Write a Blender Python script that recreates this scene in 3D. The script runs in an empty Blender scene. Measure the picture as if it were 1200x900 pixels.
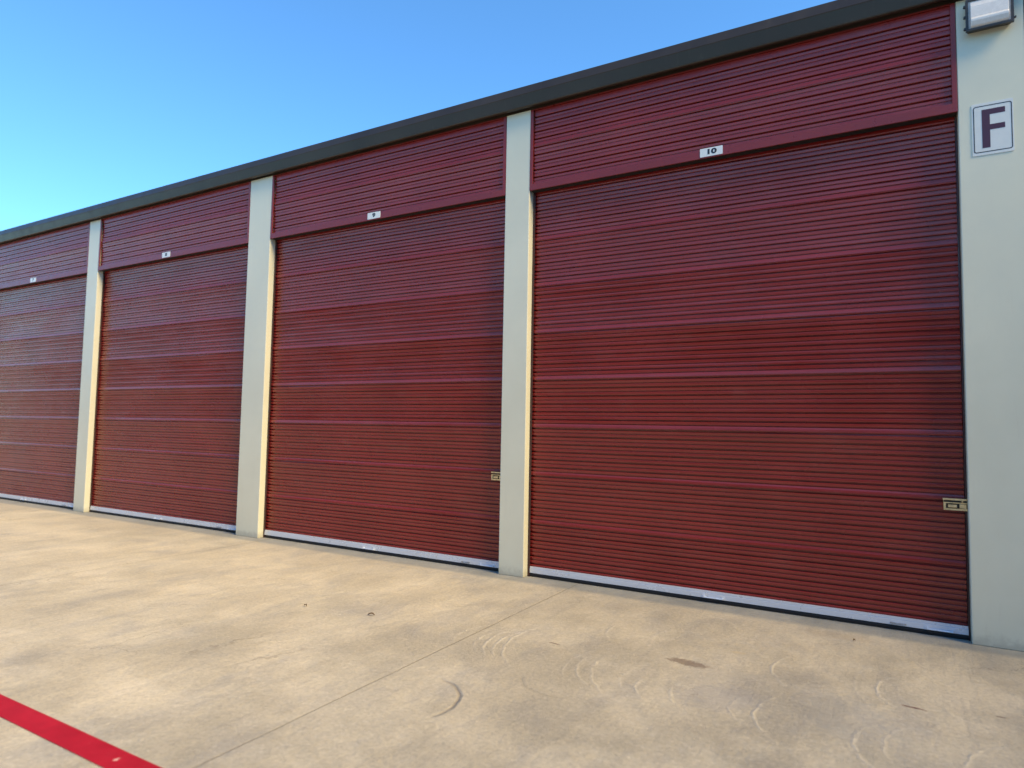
import bpy, bmesh, math, random
from mathutils import Vector, Matrix, noise
R = math.radians
random.seed(7)
scene = bpy.context.scene
COL = scene.collection

# ------------------------------------------------------------------ camera
YAW, PITCH, ROLL = .5235, .0642, .0177
CAMLOC = Vector((-.4999, -6.2377, 1.6))
FPX = 772.8129
Fv = Vector((-math.sin(YAW)*math.cos(PITCH), math.cos(YAW)*math.cos(PITCH), math.sin(PITCH)))
R0 = Vector((math.cos(YAW), math.sin(YAW), 0)); U0 = R0.cross(Fv)
Rv = math.cos(ROLL)*R0 + math.sin(ROLL)*U0
Uv = -math.sin(ROLL)*R0 + math.cos(ROLL)*U0
cam = bpy.data.cameras.new('camera')
cam.sensor_width = 36; cam.lens = FPX/1200*36
cam.clip_start = .05; cam.clip_end = 2000
cam.dof.use_dof = True; cam.dof.focus_distance = 6.4; cam.dof.aperture_fstop = 1.1
camo = bpy.data.objects.new('camera', cam); COL.objects.link(camo)
m = Matrix((Rv, Uv, -Fv)).transposed().to_4x4(); m.translation = CAMLOC
camo.matrix_world = m
scene.camera = camo

# ------------------------------------------------------------------ light
SUN_EL, SUN_AZ = 42.0, -10.0        # azimuth measured from +X towards +Y
SKY = .15
w = bpy.data.worlds.new('World'); scene.world = w; w.use_nodes = True
wt = w.node_tree; bg = wt.nodes['Background']
sky = wt.nodes.new('ShaderNodeTexSky'); sky.sky_type = 'NISHITA'; sky.sun_disc = False
sky.sun_elevation = R(SUN_EL); sky.sun_rotation = R(90-SUN_AZ)
sky.air_density = 1.0; sky.dust_density = .0; sky.ozone_density = 10.0
tint = wt.nodes.new('ShaderNodeMix'); tint.data_type = 'RGBA'; tint.blend_type = 'MULTIPLY'; tint.inputs[0].default_value = 1
tint.inputs[7].default_value = (.84, 1.08, 1.03, 1)      # white balance of the sky
wt.links.new(sky.outputs[0], tint.inputs[6]); wt.links.new(tint.outputs[2], bg.inputs[0]); bg.inputs[1].default_value = SKY
sl = bpy.data.lights.new('sun', 'SUN'); sl.energy = 3.6; sl.angle = R(30); sl.color = (1, .76, .40)
so = bpy.data.objects.new('sun', sl); COL.objects.link(so)
sd = Vector((math.cos(R(SUN_AZ))*math.cos(R(SUN_EL)), math.sin(R(SUN_AZ))*math.cos(R(SUN_EL)), math.sin(R(SUN_EL))))
so.rotation_euler = sd.to_track_quat('Z', 'Y').to_euler(); so.location = (6, -8, 8)
scene.view_settings.view_transform = 'Standard'; scene.view_settings.look = 'None'
scene.view_settings.exposure = 1.06; scene.view_settings.gamma = 1
scene.view_settings.use_curve_mapping = False
scene.cycles.use_denoising = True

# ------------------------------------------------------------------ helpers
def gpt(u, v, z=0.0):
    """ground point seen at a photograph pixel (used only to look up measured places)"""
    d = Fv + (u-600)/FPX*Rv + (450-v)/FPX*Uv
    t = (z-CAMLOC.z)/d.z
    p = CAMLOC + t*d
    return p.x, p.y

def mat(name, base, rough=.5, metal=0., spec=None):
    M = bpy.data.materials.new(name); M.use_nodes = True
    b = M.node_tree.nodes['Principled BSDF']
    b.inputs['Base Color'].default_value = (*base, 1)
    b.inputs['Roughness'].default_value = rough
    b.inputs['Metallic'].default_value = metal
    if spec is not None: b.inputs['Specular IOR Level'].default_value = spec
    return M

class NT:
    def __init__(s, M):
        s.t = M.node_tree; s.b = s.t.nodes['Principled BSDF']
    def n(s, typ, **kw):
        o = s.t.nodes.new(typ)
        for k, v in kw.items(): setattr(o, k, v)
        return o
    def l(s, a, b): s.t.links.new(a, b)
    def set(s, sock, v):
        if hasattr(v, 'is_output') or isinstance(v, bpy.types.NodeSocket): s.l(v, sock)
        else: sock.default_value = v
    def math(s, op, a, b=0., c=0., clamp=False):
        o = s.n('ShaderNodeMath', operation=op, use_clamp=clamp)
        for i, v in enumerate((a, b, c)):
            s.set(o.inputs[i], v)
        return o.outputs[0]
    def mix(s, f, a, b, blend='MIX'):
        o = s.n('ShaderNodeMix', data_type='RGBA', blend_type=blend)
        s.set(o.inputs[0], f)
        for i, v in ((6, a), (7, b)):
            s.set(o.inputs[i], (*v, 1) if isinstance(v, tuple) and len(v) == 3 else v)
        return o.outputs[2]
    def noise(s, vec, scale, detail=4., rough=.5, dist=0., stretch=None):
        if stretch is not None:
            mp = s.n('ShaderNodeMapping'); mp.inputs['Scale'].default_value = stretch
            s.l(vec, mp.inputs[0]); vec = mp.outputs[0]
        o = s.n('ShaderNodeTexNoise'); s.l(vec, o.inputs['Vector'])
        o.inputs['Scale'].default_value = scale; o.inputs['Detail'].default_value = detail
        o.inputs['Roughness'].default_value = rough; o.inputs['Distortion'].default_value = dist
        return o.outputs[0]
    def ramp(s, f, a, b, lo=0., hi=1.):
        o = s.n('ShaderNodeMapRange'); o.interpolation_type = 'SMOOTHSTEP'
        s.set(o.inputs[0], f)
        for i, v in enumerate((a, b, lo, hi)): o.inputs[i+1].default_value = v
        return o.outputs[0]
    def bump(s, h, strength, dist=.01, normal=None):
        o = s.n('ShaderNodeBump'); s.l(h, o.inputs['Height'])
        o.inputs['Strength'].default_value = strength; o.inputs['Distance'].default_value = dist
        if normal is not None: s.l(normal, o.inputs['Normal'])
        return o.outputs[0]
    def pos(s):
        return s.n('ShaderNodeNewGeometry').outputs['Position']

def worn(name, base, rough, metal=0., var=.12, bump=.0, scale=3., dirt=None, spec=None):
    M = mat(name, base, rough, metal, spec); t = NT(M); p = t.pos()
    n1 = t.noise(p, scale, 5, .6)
    dark = tuple(c*(1-var) for c in base); light = tuple(min(1, c*(1+var)) for c in base)
    c = t.mix(t.ramp(n1, .3, .7), dark, light)
    if dirt:
        n2 = t.noise(p, 6, 6, .65, stretch=(3, 3, .35))
        c = t.mix(t.ramp(n2, .56, .78, 0, dirt[1]), c, dirt[0])
    t.l(c, t.b.inputs['Base Color'])
    t.l(t.ramp(t.noise(p, scale*4, 4, .6), .3, .7, max(0, rough-.06), rough+.08), t.b.inputs['Roughness'])
    if bump: t.l(t.bump(t.noise(p, scale*20, 3, .6), bump, .002), t.b.inputs['Normal'])
    return M

def obj(name, bm, M, parent=None, smooth=False, bevel=0., seg=2):
    bmesh.ops.recalc_face_normals(bm, faces=bm.faces)
    me = bpy.data.meshes.new(name); bm.to_mesh(me); bm.free()
    for mm in (M if isinstance(M, (list, tuple)) else [M]): me.materials.append(mm)
    if smooth:
        for p in me.polygons: p.use_smooth = True
    o = bpy.data.objects.new(name, me); COL.objects.link(o)
    if parent is not None: o.parent = parent
    if bevel:
        b = o.modifiers.new('bevel', 'BEVEL'); b.width = bevel; b.segments = seg; b.limit_method = 'ANGLE'
        b.harden_normals = False
    return o

def empty(name, loc):
    o = bpy.data.objects.new(name, None); COL.objects.link(o); o.location = loc
    o.empty_display_size = .2
    return o

def tag(o, label=None, cat=None, group=None, kind=None):
    for k, v in (('label', label), ('category', cat), ('group', group), ('kind', kind)):
        if v: o[k] = v
    return o

def box(bm, x0, x1, y0, y1, z0, z1, mi=0):
    vs = [bm.verts.new((x, y, z)) for x in (x0, x1) for y in (y0, y1) for z in (z0, z1)]
    for f in ((0,1,3,2), (4,6,7,5), (0,4,5,1), (2,3,7,6), (0,2,6,4), (1,5,7,3)):
        fc = bm.faces.new([vs[i] for i in f]); fc.material_index = mi
    return vs

def extrude_x(bm, prof, x0, x1, close=True):
    """profile list of (y,z), swept along x"""
    a = [bm.verts.new((x0, y, z)) for y, z in prof]; b = [bm.verts.new((x1, y, z)) for y, z in prof]
    n = len(prof)
    for i in range(n if close else n-1):
        j = (i+1) % n; bm.faces.new((a[i], a[j], b[j], b[i]))
    if close: bm.faces.new(a); bm.faces.new(b[::-1])

def poly_y(bm, pts, y0, y1):
    """outline of (x,z) points made into a plate between y0 and y1"""
    a = [bm.verts.new((x, y0, z)) for x, z in pts]; b = [bm.verts.new((x, y1, z)) for x, z in pts]
    n = len(pts)
    for i in range(n):
        j = (i+1) % n; bm.faces.new((a[i], a[j], b[j], b[i]))
    bm.faces.new(a); bm.faces.new(b[::-1])

def cyl_y(bm, x, z, r, y0, y1, n=14):
    poly_y(bm, [(x+r*math.cos(2*math.pi*i/n), z+r*math.sin(2*math.pi*i/n)) for i in range(n)], y0, y1)

def cyl_x(bm, y, z, r, x0, x1, n=12):
    extrude_x(bm, [(y+r*math.cos(2*math.pi*i/n), z+r*math.sin(2*math.pi*i/n)) for i in range(n)], x0, x1)

def rrect(x0, x1, z0, z1, r, n=5):
    pts = []
    for cx, cz, a0 in ((x1-r, z1-r, 0), (x0+r, z1-r, 90), (x0+r, z0+r, 180), (x1-r, z0+r, 270)):
        for i in range(n+1):
            a = R(a0+90*i/n); pts.append((cx+r*math.cos(a), cz+r*math.sin(a)))
    return pts

# ------------------------------------------------------------------ materials
M_pillar = worn('beige_painted_metal', (.640, .640, .500), .42, var=.04, scale=.9, dirt=((.42, .37, .29), .10))
def splash(M):
    t = NT(M); p = t.pos(); bc = t.b.inputs['Base Color']; src = bc.links[0].from_socket
    sx = t.n('ShaderNodeSeparateXYZ'); t.l(p, sx.inputs[0])
    h = t.math('ADD', sx.outputs[2], t.math('MULTIPLY', t.math('SUBTRACT', t.noise(p, 14, 5, .65), .5), .16))
    f = t.ramp(h, .01, .11, .42, 0)
    chip = t.ramp(t.noise(p, 70, 3, .6), .68, .74, 0, .18)
    c = t.mix(f, src, (.24, .21, .165)); c = t.mix(chip, c, (.36, .33, .26))
    t.l(c, bc)
    t.l(t.bump(t.noise(p, 160, 3, .7), .22, .0015), t.b.inputs['Normal'])
splash(M_pillar)
M_wall = worn('beige_wall', (.55, .53, .46), .6, var=.05)
M_gutter = worn('charcoal_coated_steel', (.032, .025, .019), .36, var=.15, scale=1.5, dirt=((.10, .082, .060), .25), spec=.4)
M_guide = worn('dark_door_guide', (.05, .018, .018), .45, var=.2)
M_alu = worn('mill_aluminium', (.66, .71, .78), .30, metal=.25, var=.04, scale=1.2)
M_rubber_shade = mat('black_rubber_and_shade', (.012, .012, .013), .7)  # door seals, and the black shade plate under each header
M_zinc = worn('yellow_zinc_steel', (.80, .64, .34), .33, metal=.7, var=.2, scale=30)
M_steel = worn('dull_zinc_steel', (.42, .42, .42), .4, metal=.7, var=.2, scale=30)
M_dark = mat('dark_slot', (.015, .013, .012), .6)
M_white = worn('white_sign_vinyl', (.64, .67, .64), .35, var=.03, scale=10)
M_plate = worn('white_engraved_plastic', (.70, .73, .70), .3, var=.03, scale=10)
M_black = mat('black_print', (.02, .02, .022), .4)
M_purple = mat('maroon_print', (.060, .014, .032), .4)
M_bronze = worn('dark_bronze_casting', (.028, .024, .022), .45, var=.25, scale=14)
M_roof = worn('galvanised_roof', (.55, .56, .57), .4, metal=.5)
M_leaf = worn('dry_leaf', (.11, .07, .035), .8, var=.3, scale=60)

M_glass = mat('window_glass', (.02, .025, .03), .05)
def maroon(name):
    M = mat(name, (.20, .022, .022), .36, spec=.6); t = NT(M); p = t.pos()
    n1 = t.noise(p, 1.3, 5, .6)
    c = t.mix(t.ramp(n1, .3, .7), (.208, .016, .013), (.246, .022, .018))
    dust = t.noise(p, 2.2, 6, .65, stretch=(1.2, 1, 3.0))
    c = t.mix(t.ramp(dust, .50, .80, 0, .09), c, (.33, .19, .15))
    run = t.noise(p, 9, 5, .6, stretch=(4, 1, .15))
    c = t.mix(t.ramp(run, .58, .80, 0, .05), c, (.07, .012, .016))
    t.l(c, t.b.inputs['Base Color'])
    t.l(t.ramp(t.noise(p, 2.5, 3, .5, stretch=(.6, 1, 2)), .25, .75, .20, .31), t.b.inputs['Roughness'])
    t.l(t.bump(t.noise(p, 1.8, 2, .5, stretch=(.7, 1, 2.2)), .18, .012), t.b.inputs['Normal'])
    return M
M_door = maroon('maroon_painted_steel')
M_trim = worn('maroon_trim_steel', (.195, .019, .015), .32, var=.06, scale=2)

def concrete():
    M = mat('broomed_concrete', (.5, .45, .38), .8, spec=.35); t = NT(M); p = t.pos()
    # --- arcs left by the finishing trowel: circles through three measured points
    grp = bpy.data.node_groups.new('trowel_arc', 'ShaderNodeTree')
    I = grp.interface
    for nm, ty in (('P', 'NodeSocketVector'), ('C', 'NodeSocketVector'), ('Dir', 'NodeSocketVector'), ('Rad', 'NodeSocketFloat'), ('Wid', 'NodeSocketFloat'), ('Cos', 'NodeSocketFloat'), ('Amp', 'NodeSocketFloat')):
        I.new_socket(nm, in_out='INPUT', socket_type=ty)
    I.new_socket('Mask', in_out='OUTPUT', socket_type='NodeSocketFloat')
    gi = grp.nodes.new('NodeGroupInput'); go = grp.nodes.new('NodeGroupOutput')
    def gm(op, a, b=None, c=None):
        o = grp.nodes.new('ShaderNodeMath'); o.operation = op
        for i, v in enumerate((a, b, c)):
            if v is None: continue
            if isinstance(v, (int, float)): o.inputs[i].default_value = v
            else: grp.links.new(v, o.inputs[i])
        return o.outputs[0]
    def gv(op, a, b=None):
        o = grp.nodes.new('ShaderNodeVectorMath'); o.operation = op
        grp.links.new(a, o.inputs[0])
        if b is not None: grp.links.new(b, o.inputs[1])
        return o
    sub = gv('SUBTRACT', gi.outputs['P'], gi.outputs['C']).outputs[0]
    ln = gv('LENGTH', sub).outputs['Value']
    nr = gv('NORMALIZE', sub).outputs[0]
    dt = gv('DOT_PRODUCT', nr, gi.outputs['Dir']).outputs['Value']
    e = gm('DIVIDE', gm('ABSOLUTE', gm('SUBTRACT', ln, gi.outputs['Rad'])), gi.outputs['Wid'])
    ring = gm('MAXIMUM', gm('SUBTRACT', 1., e), 0.)
    ang = gm('MAXIMUM', gm('DIVIDE', gm('SUBTRACT', dt, gi.outputs['Cos']), gm('SUBTRACT', 1.02, gi.outputs['Cos'])), 0.)
    mk = gm('MULTIPLY', gm('MULTIPLY', ring, gm('POWER', ang, .5)), gi.outputs['Amp'])
    grp.links.new(mk, go.inputs['Mask'])
    # distort the coordinate a little so that no arc is a perfect circle
    dn = t.n('ShaderNodeTexNoise'); dn.inputs['Scale'].default_value = 7; dn.inputs['Detail'].default_value = 4; t.l(p, dn.inputs['Vector'])
    sb = t.n('ShaderNodeVectorMath', operation='SUBTRACT'); t.l(dn.outputs['Color'], sb.inputs[0]); sb.inputs[1].default_value = (.5, .5, .5)
    sc_ = t.n('ShaderNodeVectorMath', operation='MULTIPLY'); t.l(sb.outputs[0], sc_.inputs[0]); sc_.inputs[1].default_value = (.045, .045, 0)
    ad = t.n('ShaderNodeVectorMath', operation='ADD'); t.l(p, ad.inputs[0]); t.l(sc_.outputs[0], ad.inputs[1])
    pd = ad.outputs[0]
    def crop(x0, y0, pts): return [gpt(x0+a/4, y0+b/4) for a, b in pts]
    A, B, Cc = (400, 660), (600, 700), (900, 740)
    arcs = [
     (A, [(665,405),(690,360),(760,325)], 1.), (A, [(710,415),(735,365),(830,325)], 1.), (A, [(760,430),(775,375),(860,320)], .9),
     (A, [(525,360),(560,325),(620,305)], .6), (A, [(625,380),(650,350),(700,330)], .6), (A, [(340,330),(370,300),(430,280)], .4),
     (A, [(530,575),(552,630),(440,717)], -1.1), (A, [(850,560),(880,590),(860,520)], -.35),
     (B, [(240,335),(262,305),(290,285)], .6), (B, [(320,380),(305,345),(325,300)], .8), (B, [(380,395),(370,355),(390,310)], .8),
     (B, [(525,430),(505,390),(540,350)], .5), (B, [(600,465),(580,430),(590,400)], .7), (B, [(755,490),(740,450),(770,410)], .5),
     (B, [(1040,560),(1020,520),(1050,480)], .6), (B, [(1195,650),(1132,550),(1190,485)], 1.1), (B, [(950,92),(1000,108),(1045,137)], .7),
     (B, [(455,195),(443,170),(470,140)], .45), (B, [(660,190),(740,160),(850,165)], .4),
     (Cc, [(42,222),(20,170),(62,130)], .9), (Cc, [(545,325),(508,270),(530,235)], .9), (Cc, [(480,630),(402,540),(460,450)], .7),
     (Cc, [(545,560),(545,505),(610,465)], .6), (Cc, [(920,630),(950,590),(1040,555)], .7), (Cc, [(410,270),(405,235),(420,205)], .4),
     (Cc, [(830,350),(880,400),(960,430)], .35), (Cc, [(610,280),(625,310),(660,340)], .4)]
    plus = minus = None
    for org, pts, amp in arcs:
        (ax, ay), (bx, by), (cx, cy) = crop(*org, pts)
        d = 2*(ax*(by-cy)+bx*(cy-ay)+cx*(ay-by))
        ux = ((ax*ax+ay*ay)*(by-cy)+(bx*bx+by*by)*(cy-ay)+(cx*cx+cy*cy)*(ay-by))/d
        uy = ((ax*ax+ay*ay)*(cx-bx)+(bx*bx+by*by)*(ax-cx)+(cx*cx+cy*cy)*(bx-ax))/d
        c = Vector((ux, uy, 0)); rad = (Vector((ax, ay, 0))-c).length
        mid = (Vector((bx, by, 0))-c).normalized()
        cs = min(mid.dot((Vector((q[0], q[1], 0))-c).normalized()) for q in ((ax, ay), (cx, cy)))
        g = t.n('ShaderNodeGroup'); g.node_tree = grp
        t.l(pd, g.inputs['P']); g.inputs['C'].default_value = c + Vector((0, 0, 0)); g.inputs['Dir'].default_value = mid
        g.inputs['Rad'].default_value = rad; g.inputs['Wid'].default_value = .016 if amp > 0 else .020
        g.inputs['Cos'].default_value = cs-.12; g.inputs['Amp'].default_value = abs(amp)
        o = g.outputs[0]
        if amp > 0: plus = o if plus is None else t.math('MAXIMUM', plus, o)
        else: minus = o if minus is None else t.math('MAXIMUM', minus, o)
    # broken up by noise
    br = t.ramp(t.noise(p, 22, 4, .6), .3, .6)
    plus = t.math('MULTIPLY', plus, br); 
    # --- colour
    big = t.noise(p, .55, 5, .6, .4)
    med = t.noise(p, 2.6, 6, .62, .5, stretch=(1, .55, 1))
    fine = t.noise(p, 38, 5, .7)
    streak = t.noise(p, 5, 6, .65, stretch=(3.2, .35, 1))
    c = t.mix(t.ramp(big, .30, .70), (.452, .402, .303), (.590, .515, .378))
    c = t.mix(t.ramp(med, .45, .72, 0, .60), c, (.35, .325, .285))
    c = t.mix(t.ramp(med, .30, .46, .30, 0), c, (.64, .56, .43))
    c = t.mix(t.ramp(streak, .48, .70, 0, .30), c, (.33, .30, .255))
    c = t.mix(t.ramp(fine, .47, .60, 0, .28), c, (.28, .25, .21))
    c = t.mix(t.ramp(t.noise(p, 30, 6, .8), .52, .62, 0, .28), c, (.74, .66, .52))
    pits = t.noise(p, 95, 2, .5)
    c = t.mix(t.ramp(pits, .70, .78, 0, .45), c, (.20, .17, .14))
    c = t.mix(t.math('MULTIPLY', plus, .55), c, (.74, .68, .56))
    c = t.mix(t.math('MULTIPLY', minus, .75), c, (.22, .19, .16))
    sx = t.n('ShaderNodeSeparateXYZ'); t.l(pd, sx.inputs[0]); X, Y = sx.outputs[0], sx.outputs[1]
    def blob(u, v, rx, ry, col, amt, c, ang=0.):
        gx, gy = gpt(u, v)
        dx = t.math('SUBTRACT', X, gx); dy = t.math('SUBTRACT', Y, gy)
        ca, sa = math.cos(ang), math.sin(ang)
        a = t.math('ADD', t.math('MULTIPLY', dx, ca/rx), t.math('MULTIPLY', dy, sa/rx))
        b = t.math('ADD', t.math('MULTIPLY', dx, -sa/ry), t.math('MULTIPLY', dy, ca/ry))
        r = t.math('SQRT', t.math('ADD', t.math('MULTIPLY', a, a), t.math('MULTIPLY', b, b)))
        r = t.math('ADD', r, t.math('MULTIPLY', t.math('SUBTRACT', t.noise(p, 26, 4, .65), .5), 1.6))
        return t.mix(t.ramp(r, .6, 1.1, amt, 0), c, col)
    c = blob(807, 777, .16, .062, (.20, .15, .11), .80, c, -.1)
    c = blob(1068, 829, .07, .012, (.15, .07, .05), .9, c, -.2)
    c = blob(1080, 832, .035, .008, (.15, .07, .05), .9, c, -.3)
    c = blob(865, 765, .06, .03, (.52, .42, .26), .5, c)
    c = blob(650, 754, .05, .012, (.16, .12, .10), .8, c)
    c = blob(1175, 841, .03, .01, (.16, .10, .08), .8, c)
    c = blob(845, 817, .30, .22, (.33, .31, .29), .45, c, .6)
    c = blob(990, 840, .28, .40, (.33, .32, .30), .40, c, .3)
    c = blob(980, 745, .30, .10, (.42, .33, .22), .25, c)
    # sawn control joint, perpendicular to the building
    sy = t.n('ShaderNodeSeparateXYZ'); t.l(p, sy.inputs[0])
    wob = t.math('MULTIPLY', t.math('SUBTRACT', t.noise(p, 1.5, 4, .6), .5), .018)
    def joint(x0):
        return t.ramp(t.math('ABSOLUTE', t.math('ADD', t.math('SUBTRACT', sy.outputs[0], x0), wob)), .0015, .0055, 1, 0)
    j = joint(-3.322)
    for xx in (-7.9, -12.5, 1.25, 5.8): j = t.math('MAXIMUM', j, joint(xx))
    fade = t.ramp(t.noise(p, 3, 3, .6), .30, .5, .45, 1)
    jm = t.math('MULTIPLY', j, fade)
    c = t.mix(t.math('MULTIPLY', jm, .38), c, (.15, .13, .11))
    # hairline cracks
    vo = t.n('ShaderNodeTexVoronoi', feature='DISTANCE_TO_EDGE'); vo.inputs['Scale'].default_value = .75
    dz = t.n('ShaderNodeVectorMath', operation='MULTIPLY'); t.l(sb.outputs[0], dz.inputs[0]); dz.inputs[1].default_value = (.35, .35, 0)
    a2 = t.n('ShaderNodeVectorMath', operation='ADD'); t.l(p, a2.inputs[0]); t.l(dz.outputs[0], a2.inputs[1]); t.l(a2.outputs[0], vo.inputs['Vector'])
    ck = t.math('MULTIPLY', t.ramp(vo.outputs[0], .0015, .0045, 1, 0), t.ramp(t.noise(p, .8, 2, .5), .54, .62))
    c = t.mix(t.math('MULTIPLY', ck, .4), c, (.18, .15, .12))
    # shade along the foot of the building, painted in as a grey strip
    foot_shade = t.math('MULTIPLY', t.ramp(sy.outputs[1], -.24, -.12), t.ramp(t.noise(p, 6, 5, .6), .25, .50, .7, 1))
    c = t.mix(t.math('MULTIPLY', foot_shade, .85), c, (.27, .275, .255))
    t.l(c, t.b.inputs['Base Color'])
    # --- relief
    broom = t.noise(p, 16, 5, .7, stretch=(4.5, .45, 1))
    grit = t.noise(p, 120, 4, .75)
    sand = t.noise(p, 42, 6, .75)
    where = t.ramp(t.noise(p, 1.1, 4, .6), .35, .65, .25, 1)
    h = t.math('ADD', t.math('MULTIPLY', broom, .22), t.math('MULTIPLY', t.math('ADD', t.math('MULTIPLY', grit, .7), t.math('MULTIPLY', sand, 1.3)), where))
    h = t.math('ADD', h, t.math('MULTIPLY', t.noise(p, 7, 4, .6), 1.2))
    h = t.math('ADD', h, t.math('MULTIPLY', plus, .5))
    h = t.math('SUBTRACT', h, t.math('MULTIPLY', minus, .8))
    h = t.math('SUBTRACT', h, t.math('MULTIPLY', jm, 1.2))
    t.l(t.bump(h, 1.0, .014), t.b.inputs['Normal'])
    return M
M_conc = concrete()

def red_paint():
    M = mat('red_road_paint', (.45, .012, .022), .7, spec=.2); t = NT(M); p = t.pos()
    c = t.mix(t.ramp(t.noise(p, 5, 6, .65), .3, .7), (.32, .004, .014), (.41, .008, .022))
    c = t.mix(t.ramp(t.noise(p, 60, 4, .7), .62, .74, 0, .5), c, (.24, .012, .018))
    rub = t.noise(p, 9, 6, .7, stretch=(1, .4, 1))
    c = t.mix(t.ramp(rub, .60, .70, 0, .35), c, (.20, .02, .025))
    c = t.mix(t.ramp(t.noise(p, 32, 5, .75), .66, .72, 0, .55), c, (.46, .33, .25))
    gx, gy = gpt(137, 891)
    sx = t.n('ShaderNodeSeparateXYZ'); t.l(p, sx.inputs[0])
    d = t.math('SQRT', t.math('ADD', t.math('POWER', t.math('SUBTRACT', sx.outputs[0], gx), 2.), t.math('POWER', t.math('SUBTRACT', sx.outputs[1], gy), 2.)))
    d = t.math('ADD', d, t.math('MULTIPLY', t.math('SUBTRACT', t.noise(p, 45, 3, .6), .5), .05))
    c = t.mix(t.ramp(d, .008, .018, .9, 0), c, (.70, .42, .35))
    t.l(c, t.b.inputs['Base Color'])
    broom = t.noise(p, 16, 5, .7, stretch=(4.5, .45, 1)); sand = t.noise(p, 42, 6, .75)
    t.l(t.bump(t.math('ADD', broom, sand), .4, .004), t.b.inputs['Normal'])
    return M
M_red = red_paint()

# ------------------------------------------------------------------ ground
bm = bmesh.new()
vs = [bm.verts.new(v) for v in ((-250, -250, 0), (250, -250, 0), (250, 250, 0), (-250, 250, 0))]
bm.faces.new(vs)
g = obj('pavement', bm, M_conc); tag(g, kind='structure')

bm = bmesh.new()
N = 60; e0, e1 = [], []
for i in range(N+1):
    x = -28 + 34*i/N
    e0.append((x, -4.303+.003*noise.noise(Vector((x*2, 0, 1))))); e1.append((x, -4.443+.004*noise.noise(Vector((x*2, 5, 1)))))
top0 = [bm.verts.new((x, y, .004)) for x, y in e0]; top1 = [bm.verts.new((x, y, .004)) for x, y in e1]
for i in range(N): bm.faces.new((top1[i], top1[i+1], top0[i+1], top0[i]))
rl = obj('painted_line', bm, M_red)
tag(rl, 'bright red painted line on the concrete parallel to the doors', 'painted line')

# ------------------------------------------------------------------ the building
HH, HT = 4.1936, 5.110        # underside of the headers, top of the panels
ROOFZ = 5.345
PIL = [(-21.18, -20.83), (-17.20, -16.74), (-12.86, -12.52), (-8.565, -8.103), (-4.230, -3.922), (0.0, .44), (4.34, 4.70)]
BLD = empty('storage_building', (-8.2, 5.0, 0))
tag(BLD, 'long low storage building with maroon roll-up doors and beige pillars', 'storage building')
bx0, bx1 = PIL[0][0], PIL[-1][1]
def part(name, bm, M, parent=BLD, **k):
    o = obj(name, bm, M, None, **k)
    o.parent = parent
    # keep mesh in world coordinates under a parent that stands elsewhere
    wm = Vector((0, 0, 0)); q = parent
    while q is not None: wm += q.location; q = q.parent
    o.location = -wm
    return o

for a, b in PIL:
    bm = bmesh.new(); box(bm, a, b, 0, .40, 0, HT+.02)
    part('pillar', bm, M_pillar, bevel=.007, seg=3)

bm = bmesh.new(); box(bm, bx0+.02, bx1-.02, 9.6, 9.8, 0, HT); part('rear_wall', bm, M_wall)
for xx in (bx0+.01, bx1-.21):
    bm = bmesh.new(); box(bm, xx, xx+.2, .402, 9.598, 0, HT); part('end_wall', bm, M_wall)
bm = bmesh.new(); extrude_x(bm, [(.06, HT+.03), (.06, HT+.20), (9.9, HT+.50), (9.9, HT+.30)], bx0-.03, bx1+.03); part('roof', bm, M_roof)
# eave gutter, formed sheet with a lip, a flat and a slanted belly
bm = bmesh.new()
extrude_x(bm, [(-.088, ROOFZ-.003), (-.096, ROOFZ), (-.101, ROOFZ-.005), (-.124, ROOFZ-.100), (-.120, ROOFZ-.106),
               (-.088, HT+.012), (-.080, HT+.004), (-.050, HT+.004), (-.050, HT+.03), (.055, HT+.03), (.055, ROOFZ-.03)], bx0-.12, bx1+.12)
gut = part('gutter', bm, M_gutter, bevel=.002)
bm = bmesh.new(); box(bm, bx0, bx1, -.006, .05, HT-.002, HT+.027); part('eave_trim', bm, M_gutter)

PITCH_, BAND = .0835, .5155
def line_zs(z_lo, z_hi):
    out = []
    k0 = 3.643 + 3*BAND
    k = 0
    while k0 - k*BAND > z_lo-.1:
        s = k0-k*BAND
        for i in range(6):
            z = s-i*PITCH_
            if z_lo+.012 < z < z_hi-.012: out.append((z, i, k))
        k += 1
    return out

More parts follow.
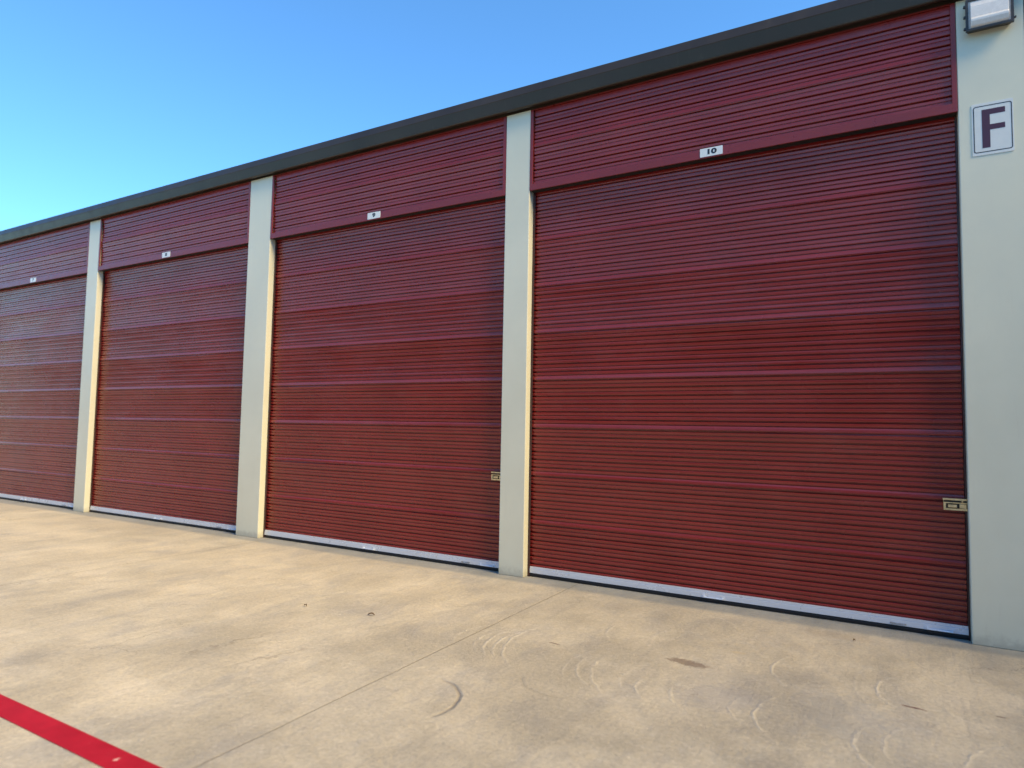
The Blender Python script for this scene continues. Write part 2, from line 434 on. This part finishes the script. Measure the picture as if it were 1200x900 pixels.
def sheet(bm, x0, x1, z_lo, z_hi, y, seed, nx=26, bow=.009, minor=1.):
    """roll-formed steel curtain: deep groove every 83.5 mm, shallow crease between, lap joint every sixth"""
    prof = [(z_hi, 0.)]
    Ls = line_zs(z_lo, z_hi)
    for idx, (z, i, k) in enumerate(Ls):
        nz = Ls[idx+1][0] if idx+1 < len(Ls) else z_lo
        prof += [(z+.0130, .0), (z+.0092, .0025), (z+.0070, .0240), (z-.0055, .0245), (z-.0080, .0030), (z-.0120, -.002)]
        gap = z-nz
        if gap < .05: continue
        zm = z-.0400
        prof += [(z-.022, -.0014), (zm+.0090, -.0005), (zm+.0052, .0010), (zm+.0040, .0115*minor), (zm-.0036, .0118*minor), (zm-.0056, .0012), (zm-.0080, -.0008)]
        if i == 5:   # lap joint: the strip below tucks behind, with a flat in front
            prof += [(zm-.0170, -.0020), (zm-.0200, -.0036), (zm-.0390, -.0044), (zm-.0400, -.0010)]
        else:
            prof += [(zm-.0190, -.0012)]
    prof.append((z_lo, 0.))
    prof = [q for q in prof if z_lo <= q[0] <= z_hi]
    prof.sort(key=lambda q: -q[0])
    cols = []
    for a in range(nx+1):
        x = x0+(x1-x0)*a/nx
        col = []
        for z, dy in prof:
            ph = ((3.643+3*BAND-z)/BAND) % 1.0
            kb = int((3.643+3*BAND-z)//BAND)
            cb = bow*(4*ph*(1-ph)-.6)*(.80+.75*noise.noise(Vector((x*.35, kb*3.7, seed))))
            ripple = .0035*noise.noise(Vector((x*.9, z*2.1, seed+9))) + .0010*noise.noise(Vector((x*3.3, z*9, seed+3)))
            sag = .0012*noise.noise(Vector((x*.5, kb*5.1, seed+20)))
            col.append(bm.verts.new((x, y+dy+cb+ripple, z+sag if z_lo < z < z_hi else z)))
        cols.append(col)
    for a in range(nx):
        for b in range(len(prof)-1):
            bm.faces.new((cols[a][b], cols[a+1][b], cols[a+1][b+1], cols[a][b+1]))

YD = .1075
for bi in range(len(PIL)-1):
    a, b = PIL[bi][1], PIL[bi+1][0]
    c = (a+b)/2
    # ---- header: flat frame round a corrugated panel
    bm = bmesh.new(); g2 = .002
    st = .036
    # stile, stile, bottom rail as one frame that butts together, bent back at the bottom
    box(bm, a+g2, a+g2+st, .000-.003, .012, HH, HT-.004)
    box(bm, b-g2-st, b-g2, .000-.003, .012, HH, HT-.004)
    box(bm, a+g2+st, b-g2-st, -.003, .012, HH, HH+.072)
    box(bm, a+g2+st, b-g2-st, -.003, .012, HT-.012, HT-.004)
    hd = part('header', bm, M_trim, bevel=.002)
    bm = bmesh.new(); sheet(bm, a+g2+st-.004, b-g2-st+.004, HH+.066, HT-.008, .022, bi*7.3+50, bow=.010, minor=.45)
    pn = obj('corrugated_panel', bm, M_door, hd, smooth=False)
    for p in pn.data.polygons: p.use_smooth = True
    pn.data.set_sharp_from_angle(angle=R(14))
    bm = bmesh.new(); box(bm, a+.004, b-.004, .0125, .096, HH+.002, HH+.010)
    obj('header_shade_plate', bm, M_rubber_shade, hd)  # black plate standing in for the shade under the header
    # ---- door
    x0, x1 = a+.004, b-.004
    bm = bmesh.new(); sheet(bm, x0+.012, x1-.012, .100, HT-.25, YD+.010, bi*3.1, nx=40)
    dr = part('roll_up_door', bm, M_door)
    for p in dr.data.polygons: p.use_smooth = True
    dr.data.set_sharp_from_angle(angle=R(14))
    for sx, xa, xb in ((-1, x0, x0+.024), (1, x1-.010, x1)):
        bm = bmesh.new(); box(bm, xa, xb, YD-.018, YD-.014, .0, HT-.3)
        if sx < 0: box(bm, xa, xa+.003, YD-.0139, YD+.06, .0, HT-.3)
        else: box(bm, xb-.003, xb, YD-.0139, YD+.06, .0, HT-.3)
        gd = obj('guide_rail', bm, M_guide, dr)
    # aluminium bottom bar with its lip and the rubber below
    bm = bmesh.new()
    extrude_x(bm, [(YD-.004, .108), (YD-.014, .108), (YD-.014, .090), (YD-.0105, .0885), (YD-.0105, .0855), (YD-.018, .0845), (YD-.018, .042), (YD-.010, .038), (YD+.03, .038), (YD+.03, .098), (YD-.004, .098)], x0+.026, x1-.008)
    bar = obj('bottom_bar', bm, M_alu, dr)
    bm = bmesh.new()
    extrude_x(bm, [(YD-.008, .0378), (YD-.014, .026), (YD-.010, .005), (YD+.010, .001), (YD+.026, .004), (YD+.026, .0378)], x0+.026, x1-.008)
    obj('rubber_seal', bm, M_rubber_shade, dr)
    # lift handles and floor bolt fixed to the bar
    for hx in (c, b-.20):
        bm = bmesh.new(); yb = YD-.018
        for s in (-1, 1): box(bm, hx+s*.085-.016, hx+s*.085+.016, yb-.004, yb, .042, .072)
        cyl_x(bm, yb-.016, .050, .006, hx-.088, hx+.088)
        for s in (-1, 1): cyl_y(bm, hx+s*.085, .054, .007, yb-.020, yb-.004)
        obj('lift_handle', bm, M_alu, bar)
    bm = bmesh.new(); yb = YD-.018
    box(bm, b-.545, b-.43, yb-.003, yb, .050, .062); cyl_y(bm, b-.53, .056, .009, yb-.010, yb-.003); cyl_x(bm, yb-.008, .056, .004, b-.52, b-.44)
    obj('bolt_bracket', bm, M_steel, bar)
    # slide bolt latch at the right jamb (the photograph shows it on the near doors only)
    if bi not in (3, 4, 5): continue
    lx1 = b-.002; lx0 = lx1-.156; z0 = 1.000; yl = YD-.030
    bm = bmesh.new()
    box(bm, lx0, lx1, yl+.012, yl+.016, z0+.012, z0+.082)          # back plate
    box(bm, lx0-.004, lx1, yl-.004, yl+.012, z0+.078, z0+.092)      # top rail
    box(bm, lx0, lx1, yl-.004, yl+.012, z0+.054, z0+.062)           # middle rail
    box(bm, lx0, lx1, yl-.004, yl+.012, z0, z0+.014)                # bottom rail
    box(bm, lx0, lx0+.016, yl-.004, yl+.012, z0+.0145, z0+.0535)
    lt = obj('slide_latch', bm, M_zinc, dr)
    bm = bmesh.new()
    box(bm, lx0+.030, lx0+.088, yl-.008, yl+.011, z0+.022, z0+.044)
    box(bm, lx0+.106, lx1-.006, yl-.008, yl+.011, z0+.018, z0+.050)
    cyl_y(bm, lx0+.125, z0+.070, .006, yl-.004, yl+.0115)
    bm2 = bm
    lt2 = obj('latch_bolt', bm2, M_zinc, dr)
    bm = bmesh.new(); box(bm, lx0+.002, lx1, yl+.009, yl+.0118, z0+.0145, z0+.0775)
    obj('latch_slot', bm, M_dark, dr)

# ------------------------------------------------------------------ unseen taller block, added on the right to hold back the sun
YB = empty('sun_blocker_block', (14, -8, 0))
tag(YB, 'unseen beige two storey block added on the right to shade the yard', 'sun blocker')
bm = bmesh.new(); box(bm, 9.5, 19.5, -20, 12, 0, 8.4); part('wall', bm, M_wall, YB)
bm = bmesh.new(); box(bm, 9.3, 19.7, -20.2, 12.2, 8.402, 8.6); part('roof', bm, M_gutter, YB)
for yy in (-17, -12.5, -8, -3.5):
    for zz in (1.0, 4.4):
        bm = bmesh.new(); box(bm, 9.44, 9.498, yy-.8, yy+.8, zz, zz+1.4); wn = part('window', bm, M_gutter, YB)
        bm = bmesh.new(); box(bm, 9.425, 9.438, yy-.72, yy+.72, zz+.08, zz+1.32); pn_ = obj('pane', bm, M_glass, wn)

# ------------------------------------------------------------------ the row of units across the yard, behind the photographer
OB = empty('storage_building', (-20, -22, 0))
tag(OB, 'second storage row across the yard with tan walls and maroon doors', 'storage building')
M_tan = worn('tan_wall', (.56, .44, .29), .7, var=.06)
bm = bmesh.new(); box(bm, -64, 7.5, -27, -18.4, 0, 5.0); part('wall', bm, M_tan, OB)
bm = bmesh.new(); box(bm, -64.2, 7.7, -27.2, -18.1, 5.002, 5.25); part('roof', bm, M_gutter, OB)
for k in range(16):
    x1_ = 6.9-4.35*k
    bm = bmesh.new(); box(bm, x1_-3.9, x1_, -18.398, -18.36, .03, 4.2); part('roll_up_door', bm, M_trim, OB)
    bm = bmesh.new(); box(bm, x1_+.02, x1_+.43, -18.398, -18.25, 0, 4.998); part('pillar', bm, M_tan, OB)

# ------------------------------------------------------------------ signs
def text_mesh(name, s, size, M, parent, x, y, z, sx=1.0, offset=.0):
    cu = bpy.data.curves.new(name, 'FONT'); cu.body = s; cu.size = size; cu.align_x = 'CENTER'; cu.align_y = 'CENTER'
    cu.extrude = .0006; cu.offset = offset
    o = bpy.data.objects.new(name, cu); COL.objects.link(o)
    bpy.context.view_layer.update()
    me = bpy.data.meshes.new_from_object(o.evaluated_get(bpy.context.evaluated_depsgraph_get()))
    COL.objects.unlink(o); bpy.data.objects.remove(o)
    me.name = name; me.materials.clear(); me.materials.append(M)
    q = bpy.data.objects.new(name, me); COL.objects.link(q); q.parent = parent
    q.rotation_euler = (R(90), 0, 0); q.location = (x, y, z); q.scale = (sx, 1, 1)
    return q

plates = {'10': (-1.952, 'white plate numbered 10 above the nearest, rightmost door'),
          '9': (-6.168, 'white plate numbered 9 above the second door from the right'),
          '8': (-10.535, 'small white number plate above the third door from the right'),
          '7': (-14.76, 'small white number plate above the leftmost, farthest door')}
for s, (px, lab) in plates.items():
    bm = bmesh.new(); poly_y(bm, rrect(px-.106, px+.106, 4.205, 4.287, .004), -.0065, -.0035)
    for v in bm.verts: v.co -= Vector((px, 0, 4.246))
    pl = obj('number_plate', bm, M_plate); pl.location = (px, 0, 4.246)
    tag(pl, lab, 'number plate', 'unit number plates on the headers')
    text_mesh('numeral', s, .066, M_black, pl, 0, -.0072, .001, 1.5, .0032)

sg = empty('letter_sign', (.222, 0, 3.80))
tag(sg, 'white rectangular sign with a maroon letter F on the right pillar', 'sign')
bm = bmesh.new(); poly_y(bm, rrect(-.134, .134, .0, .422, .010), -.0045, -.0005)
obj('sign_plate', bm, M_white, sg)
bm = bmesh.new()
o_ = rrect(-.1245, .1245, .022, .400, .018, 6); i_ = rrect(-.118, .118, .0285, .3935, .012, 6)
n = len(o_)
for y in (-.0058, -.0050):
    pass
vo_ = [bm.verts.new((x, -.0056, z)) for x, z in o_]; vi_ = [bm.verts.new((x, -.0056, z)) for x, z in i_]
vo2 = [bm.verts.new((x, -.0048, z)) for x, z in o_]; vi2 = [bm.verts.new((x, -.0048, z)) for x, z in i_]
for k in range(n):
    j = (k+1) % n
    bm.faces.new((vo_[k], vo_[j], vi_[j], vi_[k])); bm.faces.new((vo2[k], vo2[j], vo_[j], vo_[k])); bm.faces.new((vi_[k], vi_[j], vi2[j], vi2[k])); bm.faces.new((vi2[k], vi2[j], vo2[j], vo2[k]))
obj('sign_border', bm, M_black, sg)
bm = bmesh.new()
x_, s_ = -.069, .052
poly_y(bm, [(x_, .056), (x_+s_, .056), (x_+s_, .198), (x_+.148, .198), (x_+.148, .240), (x_+s_, .240), (x_+s_, .322), (x_+.150, .322), (x_+.150, .366), (x_, .366)], -.0058, -.0047)
obj('letter', bm, M_purple, sg)

# ------------------------------------------------------------------ wall light
wl = empty('wall_light', (.213, 0, 4.797))
tag(wl, 'dark bronze wall pack light with a glass lens on the right pillar', 'wall light')
bm = bmesh.new()
W2, Hh, Dp = .150, .25, .085
# housing tapers to the wall
fr = [(-W2, 0), (W2, 0), (W2, Hh), (-W2, Hh)]; bk = [(-W2+.012, .018), (W2-.012, .018), (W2-.012, Hh-.01), (-W2+.012, Hh-.01)]
va = [bm.verts.new((x, -Dp+.022, z)) for x, z in fr]; vb = [bm.verts.new((x, -.001, z)) for x, z in bk]
for k in range(4):
    j = (k+1) % 4; bm.faces.new((va[k], va[j], vb[j], vb[k]))
bm.faces.new(va); bm.faces.new(vb[::-1])
obj('housing', bm, M_bronze, wl, bevel=.004)
bm = bmesh.new(); t_ = .013
y0, y1 = -Dp-.004, -Dp+.0215
box(bm, -W2-.004, -W2+t_, y0, y1, -.004, Hh+.004); box(bm, W2-t_, W2+.004, y0, y1, -.004, Hh+.004)
box(bm, -W2+t_, W2-t_, y0, y1, -.004, t_); box(bm, -W2+t_, W2-t_, y0, y1, Hh-t_, Hh+.004)
bz = obj('bezel', bm, M_bronze, wl)
for zz in (.022, .118, .205):
    bm = bmesh.new(); cyl_y(bm, -W2-.010, zz, .009, y0+.002, y1-.002); obj('hinge', bm, M_bronze, wl)
for zz in (.030, .205):
    bm = bmesh.new(); cyl_y(bm, W2+.012, zz, .007, y0+.004, y1-.004); obj('catch', bm, M_bronze, wl)
M_refl = worn('prismatic_lens', (.70, .67, .62), .22, metal=.0, var=.05, scale=20)
M_refl.node_tree.nodes['Principled BSDF'].inputs['Coat Weight'].default_value = .6
bm = bmesh.new()     # frosted lens: flat face, rolled lower edge
zi0, zi1 = t_+.002, Hh-t_-.002; xi = W2-t_-.002
prof = [(-Dp+.004, zi0), (-Dp-.012, zi0+.012), (-Dp-.026, zi0+.045), (-Dp-.028, zi0+.062), (-Dp-.018, zi0+.078), (-Dp-.014, zi1-.05), (-Dp+.004, zi1)]
extrude_x(bm, prof, -xi+.012, xi-.012)
obj('lens', bm, M_refl, wl, bevel=.004, seg=3)
M_side = worn('pale_lens_rim', (.45, .44, .42), .3, var=.1, scale=20)
bm = bmesh.new(); box(bm, -xi-.001, xi+.001, -Dp+.003, -Dp+.012, zi0-.001, zi1+.001)
obj('lens_rim', bm, M_side, wl)

# ------------------------------------------------------------------ dry leaves on the slab
def leaf(u, v, L, ang, lab):
    x, y = gpt(u, v)
    bm = bmesh.new(); n = 9; top = []
    rows = []
    for i in range(n):
        s = i/(n-1); wd = L*.22*math.sin(math.pi*min(1, s*1.02))**.8*(1-.3*s)+.0008
        cz = .004+.010*math.sin(math.pi*s)*1.2
        rows.append([bm.verts.new(((s-.5)*L, k*wd, cz+abs(k)*.008)) for k in (-1, -.4, 0, .4, 1)])
    for i in range(n-1):
        for k in range(4): bm.faces.new((rows[i][k], rows[i+1][k], rows[i+1][k+1], rows[i][k+1]))
    o = obj('dry_leaf', bm, M_leaf, smooth=True); o.location = (x, y, .0); o.rotation_euler = (0, 0, ang)
    sm = o.modifiers.new('thickness', 'SOLIDIFY'); sm.thickness = .0008
    tag(o, lab, 'leaf', 'dry leaves on the concrete')
leaf(435, 721.5, .062, .35, 'dark curled dry leaf on the concrete in front of the second door from the right')
leaf(1001, 752, .022, .9, 'tiny brown leaf scrap on the concrete near the foot of the rightmost door')
leaf(358, 711, .045, -.3, 'smaller pale brown leaf scrap on the concrete left of the dark curled leaf')
